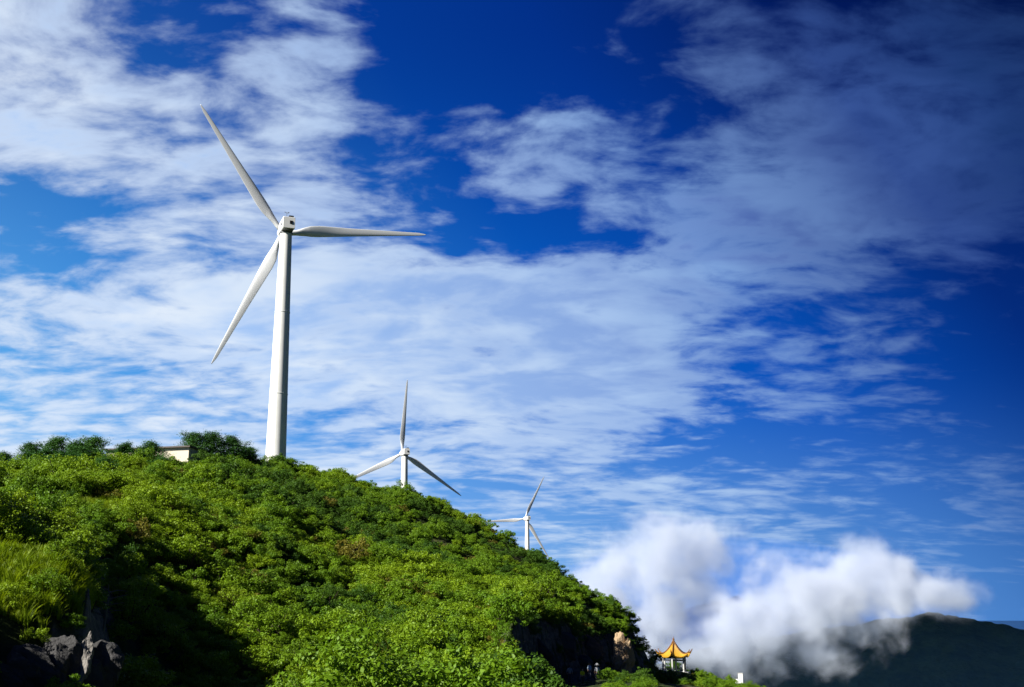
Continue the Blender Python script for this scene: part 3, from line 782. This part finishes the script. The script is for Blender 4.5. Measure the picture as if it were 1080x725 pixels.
def turbine(hub, phases, label, tower_h=None):
    hub = Vector(hub); zg = gz(hub.x, hub.y) - .6
    root = empty('wind_turbine', (hub.x, hub.y, zg)); H = hub.z - 1.35 - zg
    bm = bmesh.new(); prof = [(2.35, 0), (2.35, .25), (1.95, .25)]
    n = 12
    for k in range(n + 1):
        z = .26 + (H - .26) * k / n; rr = 1.92 + (1.12 - 1.92) * k / n; prof.append((rr, z))
        if k in (4, 8): prof += [(rr + .05, z + .02), (rr + .05, z + .14), (rr - .004, z + .16)]
    add_lathe(bm, prof, 48); link('tower', bm_mesh('tower', bm, M_TOWER, True, R(40)), root)
    bm = bmesh.new(); add_lathe(bm, [(1.25, 0), (1.25, .28), (1.1, .30)], 40); link('yaw_bearing', bm_mesh('yaw_bearing', bm, M_GREY, True, R(40)), root, (0, 0, H))
    # nacelle: local +Y points along the rotor axis, away from the viewer
    nac_bm = bmesh.new(); W, Hh = 1.15, 1.18
    def sec(y, w, zb, zt, ch):
        return [Vector(p) for p in ((-w, y, zb + ch), (-w + ch, y, zb), (w - ch, y, zb), (w, y, zb + ch), (w, y, zt - ch), (w - ch, y, zt), (-w + ch, y, zt), (-w, y, zt - ch))]
    add_loft(nac_bm, [sec(-3.0, W * .96, -1.0, Hh * .92, .14), sec(-2.85, W, -1.05, Hh, .12), sec(1.2, W, -1.05, Hh, .16), sec(2.5, W * .95, -1.0, Hh * .95, .30), sec(3.1, W * .8, -.85, Hh * .75, .36)])
    nac = link('nacelle', bm_mesh('nacelle', nac_bm, M_WHITE), root, (0, 0, H + 1.35)); nac.rotation_euler = (0, 0, -AXIS_AZ)
    bm = bmesh.new(); add_box(bm, (.38, -3.02, .12), (.55, .06, .62), bevel=.01)
    for k in range(4): add_box(bm, (.38, -3.07, -.08 + .14 * k), (.5, .05, .05))
    link('rear_vent', bm_mesh('rear_vent', bm, M_VENT), nac)
    bm = bmesh.new(); add_box(bm, (0, -.7, -1.07), (W * 1.7, 4.2, .05), bevel=.01); link('floor_panel', bm_mesh('floor_panel', bm, M_GREY), nac)
    bm = bmesh.new(); add_box(bm, (.45, -2.0, Hh + .22), (.9, 1.1, .42), bevel=.05); link('roof_cooler', bm_mesh('roof_cooler', bm, M_VENT), nac)
    bm = bmesh.new(); add_tube(bm, [(-.4, -2.3, Hh - .1), (-.4, -2.3, Hh + 1.1)], [.05, .04], 8); add_tube(bm, [(-.75, -2.3, Hh + .9), (-.05, -2.3, Hh + .9)], [.035, .035], 6)
    add_box(bm, (-.75, -2.3, Hh + 1.02), (.12, .12, .18)); add_box(bm, (-.05, -2.3, Hh + 1.02), (.2, .05, .16)); link('wind_vane_mast', bm_mesh('wind_vane_mast', bm, M_GREY), nac)
    bm = bmesh.new(); add_box(bm, (-W - .012, -1.1, .1), (.03, 1.6, .5), bevel=.01); link('side_panel', bm_mesh('side_panel', bm, M_GREY), nac)
    bm = bmesh.new()
    add_lathe(bm, [(.95, 0), (1.05, .3), (1.05, 1.0), (.92, 1.5), (.65, 1.95), (.25, 2.2), (.02, 2.25)], 28)
    for v in bm.verts: v.co = Vector((v.co.x, v.co.z, v.co.y))
    hb = link('hub', bm_mesh('hub', bm, M_WHITE, True, R(50)), root, tuple(Vector((0, 0, H + 1.35)) + Matrix.Rotation(-AXIS_AZ, 3, 'Z') @ Vector((0, 3.15, 0)))); hb.rotation_euler = (R(4), 0, -AXIS_AZ)
    for a in phases:
        bl = link('blade', BLADE, root)
        bl.matrix_local = Matrix.Translation(hb.location) @ Matrix.Rotation(-AXIS_AZ, 4, 'Z') @ Matrix.Rotation(R(4), 4, 'X') @ Matrix.Translation((0, .75, 0)) @ Matrix.Rotation(R(a), 4, 'Y')
    return tag(root, label, 'wind turbine', 'wind turbines along the ridge')


turbine(T_POS[0], (-36, 84, 204), 'tallest and nearest white wind turbine, standing on the hilltop')
turbine(T_POS[1], (2, 122, 242), 'middle-sized white wind turbine behind the slope, between the other two')
turbine(T_POS[2], (25, 145, 265), 'smallest and farthest white wind turbine, rising over the falling ridge')

# ---------------------------------------------------------------- long low building on the crest
M_CREAM = simple('cream_plaster', (.62, .56, .44), .85, .12, .8)
M_EAVE = simple('dark_roofing', (.10, .085, .075), .8, .2, 2)
M_GLASS = simple('window_glass', (.03, .04, .05), .12, .1, 1, spec=.6)
q0 = pt(110, 476, 195); q1 = pt(202, 468.5, 187)
mid = (q0 + q1) / 2; dv = q1 - q0; ln_ = math.hypot(dv[0], dv[1]); rz = math.atan2(dv[1], dv[0]); top = max(q0[2], q1[2])
zg = min(gz(q0[0], q0[1]), gz(q1[0], q1[1])) - .5
broot = empty('low_building', (mid[0], mid[1], zg), rz)
Hb = mid[2] - zg - .22
bm = bmesh.new(); add_box(bm, (0, 3, Hb / 2), (ln_ - .8, 6, Hb)); link('wall', bm_mesh('wall', bm, M_CREAM), broot)
bm = bmesh.new()
hw = ln_ / 2
add_loft(bm, [[Vector(p) for p in ((x, -.5, Hb + .002), (x, -.5, Hb + .22), (x, 3, Hb + .40), (x, 6.5, Hb + .22), (x, 6.5, Hb + .002))] for x in (-hw, hw)])
link('roof', bm_mesh('roof', bm, M_EAVE), broot)
tag(broot, 'long low cream building with a dark flat roof, behind the pines on the crest', 'building')

# ---------------------------------------------------------------- pavilion
M_TILE, t = mat('golden_roof_tiles')
co = t.n('ShaderNodeTexCoord').outputs['Object']
c = t.mix(t.noise(co, 2.0, 5.0, .6), (.40, .20, .014), (.58, .33, .022))
b = t.n('ShaderNodeBsdfPrincipled', Base_Color=c, Roughness=.55)
t.n('ShaderNodeOutputMaterial', Surface=b)
M_RIDGE = simple('ridge_tiles', (.16, .07, .02), .5, .2, 3)
M_COLUMN = simple('pale_column', (.50, .50, .48), .6, .1, 2)
M_BEAM = simple('dark_timber', (.04, .045, .055), .7, .2, 3)
pz = pt(711, 708, 236)[2]; zgp = gz(pav[0], pav[1])
proot = empty('pavilion', (pav[0], pav[1], max(zgp, pz) - .1), R(14))
HC = 2.75; NS = 6
bm = bmesh.new(); add_lathe(bm, [(3.4, -1.6), (3.4, -.15), (3.3, -.13), (3.3, 0)], 6); link('platform', bm_mesh('platform', bm, M_COLUMN), proot)
for k in range(NS):
    a = 2 * math.pi * k / NS; x, y = 2.3 * math.cos(a), 2.3 * math.sin(a)
    bm = bmesh.new(); add_lathe(bm, [(.24, 0), (.24, .16), (.17, .2), (.16, HC), ], 14, (x, y, .002)); link('column', bm_mesh('column', bm, M_COLUMN, True, R(40)), proot)
bm = bmesh.new()
for k in range(NS):
    a0, a1 = 2 * math.pi * k / NS, 2 * math.pi * (k + 1) / NS
    p0, p1 = Vector((2.3 * math.cos(a0), 2.3 * math.sin(a0), 0)), Vector((2.3 * math.cos(a1), 2.3 * math.sin(a1), 0)); dd = p1 - p0
    rot = Matrix.Rotation(math.atan2(dd.y, dd.x), 3, 'Z')
    add_box(bm, (p0 + p1) / 2 + Vector((0, 0, HC - .12)), (dd.length, .14, .34), rot); add_box(bm, (p0 + p1) / 2 + Vector((0, 0, HC - .62)), (dd.length - .3, .07, .22), rot)
link('beam', bm_mesh('beam', bm, M_BEAM), proot)
bm = bmesh.new()
for k in range(1, NS):
    a0, a1 = 2 * math.pi * k / NS, 2 * math.pi * (k + 1) / NS
    p0, p1 = Vector((2.3 * math.cos(a0), 2.3 * math.sin(a0), 0)), Vector((2.3 * math.cos(a1), 2.3 * math.sin(a1), 0)); dd = p1 - p0
    add_box(bm, (p0 + p1) / 2 + Vector((0, 0, .5)), (dd.length - .4, .3, .07), Matrix.Rotation(math.atan2(dd.y, dd.x), 3, 'Z'))
link('bench', bm_mesh('bench', bm, M_BEAM), proot)
def roof_pt(u, v):
    """u round the roof in sides, v from apex (0) to eave (1): swept up towards the corners"""
    k = math.floor(u); f = u - k; a0, a1 = 2 * math.pi * k / NS, 2 * math.pi * (k + 1) / NS
    c0, c1 = Vector((math.cos(a0), math.sin(a0), 0)), Vector((math.cos(a1), math.sin(a1), 0))
    e = c0.lerp(c1, f); corner = abs(2 * f - 1) ** 3
    rad = 3.15 * (.04 + .96 * v) * (1 + .13 * corner * v ** 3); z = 2.75 * (1 - v) ** 1.75 + .85 * corner * v ** 4 - .05
    return Vector((e.x * rad, e.y * rad, HC + z + .12))
bm = bmesh.new(); nu, nv_ = NS * 16, 14
grid = [[bm.verts.new(roof_pt(i / 16 % NS, j / nv_) + Vector((0, 0, .07 * (i % 2)))) for j in range(nv_ + 1)] for i in range(nu)]
for i in range(nu):
    for j in range(nv_): bm.faces.new((grid[i][j], grid[(i + 1) % nu][j], grid[(i + 1) % nu][j + 1], grid[i][j + 1]))
me = bm_mesh('roof', bm, M_TILE); rf = link('roof', me, proot); sd = rf.modifiers.new('thick', 'SOLIDIFY'); sd.thickness = .16; sd.offset = -1
for k in range(NS):
    bm = bmesh.new(); pts = [roof_pt(k, j / 12) + Vector((0, 0, .08)) for j in range(13)]; tip = pts[-1] + (pts[-1] - pts[-2]) * .9 + Vector((0, 0, .32)); add_tube(bm, pts + [tip], [.13] * 13 + [.05], 8)
    link('ridge', bm_mesh('ridge', bm, M_RIDGE, True), rf)
bm = bmesh.new(); add_lathe(bm, [(.24, 0), (.30, .18), (.14, .34), (.22, .5), (.18, .66), (.05, .85), (.03, 1.15)], 16, (0, 0, HC + 2.72)); link('finial', bm_mesh('finial', bm, M_RIDGE, True), rf)
bm = bmesh.new(); add_lathe(bm, [(2.3, 0), (2.75, .14)], 6, (0, 0, HC + .06)); link('eave_board', bm_mesh('eave_board', bm, M_BEAM), proot)
tag(proot, 'small six-sided pavilion with golden upswept roof on the low ridge', 'pavilion')

# white wall on the lower ridge
q = pt(779, 718, 236); zq = gz(q[0], q[1])
wroot = empty('white_wall', (q[0], q[1], zq - .2), R(-14)); M_LIME = simple('whitewash', (.74, .74, .72), .8, .08, 1.5)
ht = float(pt(779, 710.5, 236)[2] - zq + .2)
bm = bmesh.new(); add_box(bm, (.4, 0, ht / 2), (.9, .5, ht), bevel=.03); link('pier', bm_mesh('pier', bm, M_LIME), wroot)
bm = bmesh.new(); add_box(bm, (.4, 0, ht + .05), (1.06, .62, .1), bevel=.02); link('coping', bm_mesh('coping', bm, M_COLUMN), wroot)
bm = bmesh.new(); add_box(bm, (-.66, .02, ht * .36), (1.2, .3, ht * .72), bevel=.02); link('parapet', bm_mesh('parapet', bm, M_LIME), wroot)
tag(wroot, 'short white wall with a taller end pier on the low ridge', 'wall')

# ---------------------------------------------------------------- rocks and dead wood
def rock(name, loc, dims, seed, m_, label, rz=0., tilt=0., rough=.26):
    bm = bmesh.new(); bmesh.ops.create_icosphere(bm, subdivisions=5, radius=1)
    co = np.array([v.co for v in bm.verts])
    g = np.random.default_rng(seed); pl = g.normal(size=(16, 3)); pl /= np.linalg.norm(pl, axis=1, keepdims=True); dd = g.uniform(.62, .95, 16)
    s = np.min(np.where(co @ pl.T > .05, dd / np.maximum(co @ pl.T, .05), 9), 1); co = co * np.minimum(s, 1.15)[:, None]
    nn = fbm(co[:, 0] * 3 + co[:, 2] * 2, co[:, 1] * 3 + co[:, 2] * 5, 5, seed); st = np.sin(co[:, 2] * 14 + co[:, 0] * 2) * .025
    co = co * (1 + nn * rough + st)[:, None] * np.array(dims)
    for v, p in zip(bm.verts, co): v.co = Vector(p)
    o = link(name, bm_mesh(name, bm, m_, False), loc=loc); o.rotation_euler = (tilt, 0, rz); return tag(o, label, 'rock')


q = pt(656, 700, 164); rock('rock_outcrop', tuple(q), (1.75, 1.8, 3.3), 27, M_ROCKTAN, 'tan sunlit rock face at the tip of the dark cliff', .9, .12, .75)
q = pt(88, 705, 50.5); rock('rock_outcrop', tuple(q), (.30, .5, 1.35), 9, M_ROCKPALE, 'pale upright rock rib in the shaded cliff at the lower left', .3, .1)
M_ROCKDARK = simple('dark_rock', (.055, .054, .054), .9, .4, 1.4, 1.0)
g = np.random.default_rng(31)
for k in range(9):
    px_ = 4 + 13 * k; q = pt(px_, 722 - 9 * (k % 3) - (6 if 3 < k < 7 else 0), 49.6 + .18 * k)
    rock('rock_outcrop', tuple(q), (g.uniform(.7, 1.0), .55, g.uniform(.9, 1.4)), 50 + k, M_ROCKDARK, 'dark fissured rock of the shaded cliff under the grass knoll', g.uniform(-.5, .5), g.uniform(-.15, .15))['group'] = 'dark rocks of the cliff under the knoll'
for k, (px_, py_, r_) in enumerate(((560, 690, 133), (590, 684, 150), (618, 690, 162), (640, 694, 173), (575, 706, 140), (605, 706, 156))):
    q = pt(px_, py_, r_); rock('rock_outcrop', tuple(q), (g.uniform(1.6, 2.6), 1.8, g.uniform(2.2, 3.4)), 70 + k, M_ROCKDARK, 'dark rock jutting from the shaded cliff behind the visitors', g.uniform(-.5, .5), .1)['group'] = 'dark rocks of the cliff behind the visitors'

q = pt(112, 622, 76); zq = gz(q[0], q[1])
bm = bmesh.new(); g = np.random.default_rng(3)
add_tube(bm, [(0, 0, -.6), (.1, 0, .8), (.15, .1, 1.8), (.1, .1, 2.6)], [.09, .07, .05, .02], 7)
for k in range(9):
    z = .7 + .2 * k; a = g.uniform(-.5, .5) + (0 if k % 2 else math.pi); L_ = g.uniform(.9, 1.9)
    add_tube(bm, [(.1, .05, z), (.1 + math.cos(a) * L_ * .5, math.sin(a) * L_ * .5, z + .15), (.1 + math.cos(a) * L_, math.sin(a) * L_, z + g.uniform(-.1, .5))], [.045, .03, .012], 5)
o = link('dead_shrub', bm_mesh('dead_shrub', bm, M_DEADWOOD), loc=(q[0], q[1], zq)); tag(o, 'bare grey dead shrub in the shaded gap behind the grass knoll', 'dead shrub')

# ---------------------------------------------------------------- visitors on the terrace
M_SKIN = simple('skin', (.45, .27, .18), .6, .05)
M_HAIR = simple('black_hair', (.012, .010, .010), .5, .1)
def skinned(name, verts, edges, radii, m_, parent, root_i=0, sub=2):
    me = bpy.data.meshes.new(name); me.from_pydata(verts, edges, []); o = bpy.data.objects.new(name, me); COL.objects.link(o)
    sk = o.modifiers.new('s', 'SKIN'); o.modifiers.new('u', 'SUBSURF').levels = sub; o.modifiers['u'].render_levels = sub
    for i, rd in enumerate(radii): me.skin_vertices[0].data[i].radius = rd if isinstance(rd, tuple) else (rd, rd)
    me.skin_vertices[0].data[root_i].use_root = True
    dg = bpy.context.evaluated_depsgraph_get(); m2 = bpy.data.meshes.new_from_object(o.evaluated_get(dg)); bpy.data.objects.remove(o)
    m2.materials.clear(); m2.materials.append(m_); m2.polygons.foreach_set('use_smooth', np.ones(len(m2.polygons), bool)); m2.name = name
    return link(name, m2, parent)


def person(px, r, rz, top, legs, label, hat=None, s=1.0, raise_arm=False):
    q = pt(px, 725, r); root = empty('person', (q[0], q[1], gz(q[0], q[1])), rz); root.scale = (s, s, s)
    mt = simple('shirt_cloth', top, .8, .08); ml = simple('trouser_cloth', legs, .8, .08)
    el_, ha = ((.27, -.14, 1.12), (.16, -.36, 1.18)) if raise_arm else ((.29, .02, 1.10), (.27, -.10, .85))
    v = [(0, 0, .95), (0, 0, 1.12), (0, .01, 1.32), (0, 0, 1.45), (0, -.01, 1.53), (0, -.02, 1.63), (0, -.015, 1.72),
         (.18, 0, 1.40), el_, ha, (-.18, 0, 1.40), (-.28, .02, 1.10), (-.26, -.08, .85),
         (.10, 0, .88), (.11, -.01, .48), (.11, .02, .08), (.12, -.14, .035), (-.10, 0, .88), (-.11, -.03, .48), (-.11, .02, .08), (-.12, -.14, .035)]
    e = [(0, 1), (1, 2), (2, 3), (3, 4), (4, 5), (5, 6), (3, 7), (7, 8), (8, 9), (3, 10), (10, 11), (11, 12), (0, 13), (13, 14), (14, 15), (15, 16), (0, 17), (17, 18), (18, 19), (19, 20)]
    rd = [(.14, .10), (.13, .10), (.15, .11), (.08, .07), .055, (.085, .10), (.07, .085), .06, .042, .032, .06, .042, .032, .085, .06, .042, .04, .085, .06, .042, .04]
    skinned('body', v, e, rd, M_SKIN, root)
    skinned('shirt', [v[0], v[1], v[2], v[3], v[7], v[8], v[10], v[11]], [(0, 1), (1, 2), (2, 3), (3, 4), (4, 5), (3, 6), (6, 7)], [(.165, .125), (.155, .125), (.175, .135), (.10, .09), .08, .06, .08, .06], mt, root)
    skinned('trousers', [(0, 0, .96), (.10, 0, .86), v[14], (.11, .02, .12), (-.10, 0, .86), v[18], (-.11, .02, .12)], [(0, 1), (1, 2), (2, 3), (0, 4), (4, 5), (5, 6)], [(.155, .12), .105, .08, .062, .105, .08, .062], ml, root)
    bm = bmesh.new(); bmesh.ops.create_uvsphere(bm, u_segments=18, v_segments=12, radius=.118)
    for vv in bm.verts: vv.co = Vector((vv.co.x * .92, vv.co.y * 1.05 + .012, max(vv.co.z, -.03 if vv.co.y > 0 else .035) + 1.675))
    link('hair', bm_mesh('hair', bm, M_HAIR, True), root)
    for sx_ in (-1, 1):
        bm = bmesh.new(); bmesh.ops.create_icosphere(bm, subdivisions=2, radius=.012)
        for vv in bm.verts: vv.co += Vector((.033 * sx_, -.105, 1.66))
        link('eye', bm_mesh('eye', bm, M_HAIR), root)
    bm = bmesh.new(); add_tube(bm, [(0, -.10, 1.655), (0, -.128, 1.62), (0, -.10, 1.612)], [.010, .017, .010], 6); link('nose', bm_mesh('nose', bm, M_SKIN, True), root)
    if hat:
        bm = bmesh.new(); add_lathe(bm, [(.115, -.01), (.26, -.035), (.265, -.02), (.125, .012), (.118, .10), (.07, .14), (.01, .145)], 24, (0, 0, 1.73)); link('hat', bm_mesh('hat', bm, simple('hat_cloth', hat, .8, .05), True), root)
    tag(root, label, 'person')


person(601, 124, 2.9, (.42, .42, .43), (.05, .06, .09), 'person in a light grey top, leftmost of the visitors by the cliff')
person(614.5, 118, .6, (.80, .70, .02), (.04, .04, .05), 'person in a bright yellow top, the shortest of the visitors', s=.88)
person(622, 124, 2.2, (.48, .62, .78), (.06, .07, .11), 'person in a pale blue shirt between the yellow top and the white hat')
person(630, 128, -2.6, (.70, .72, .74), (.10, .10, .11), 'person wearing a white brimmed hat, rightmost of the visitors', hat=(.80, .80, .78), s=1.04)
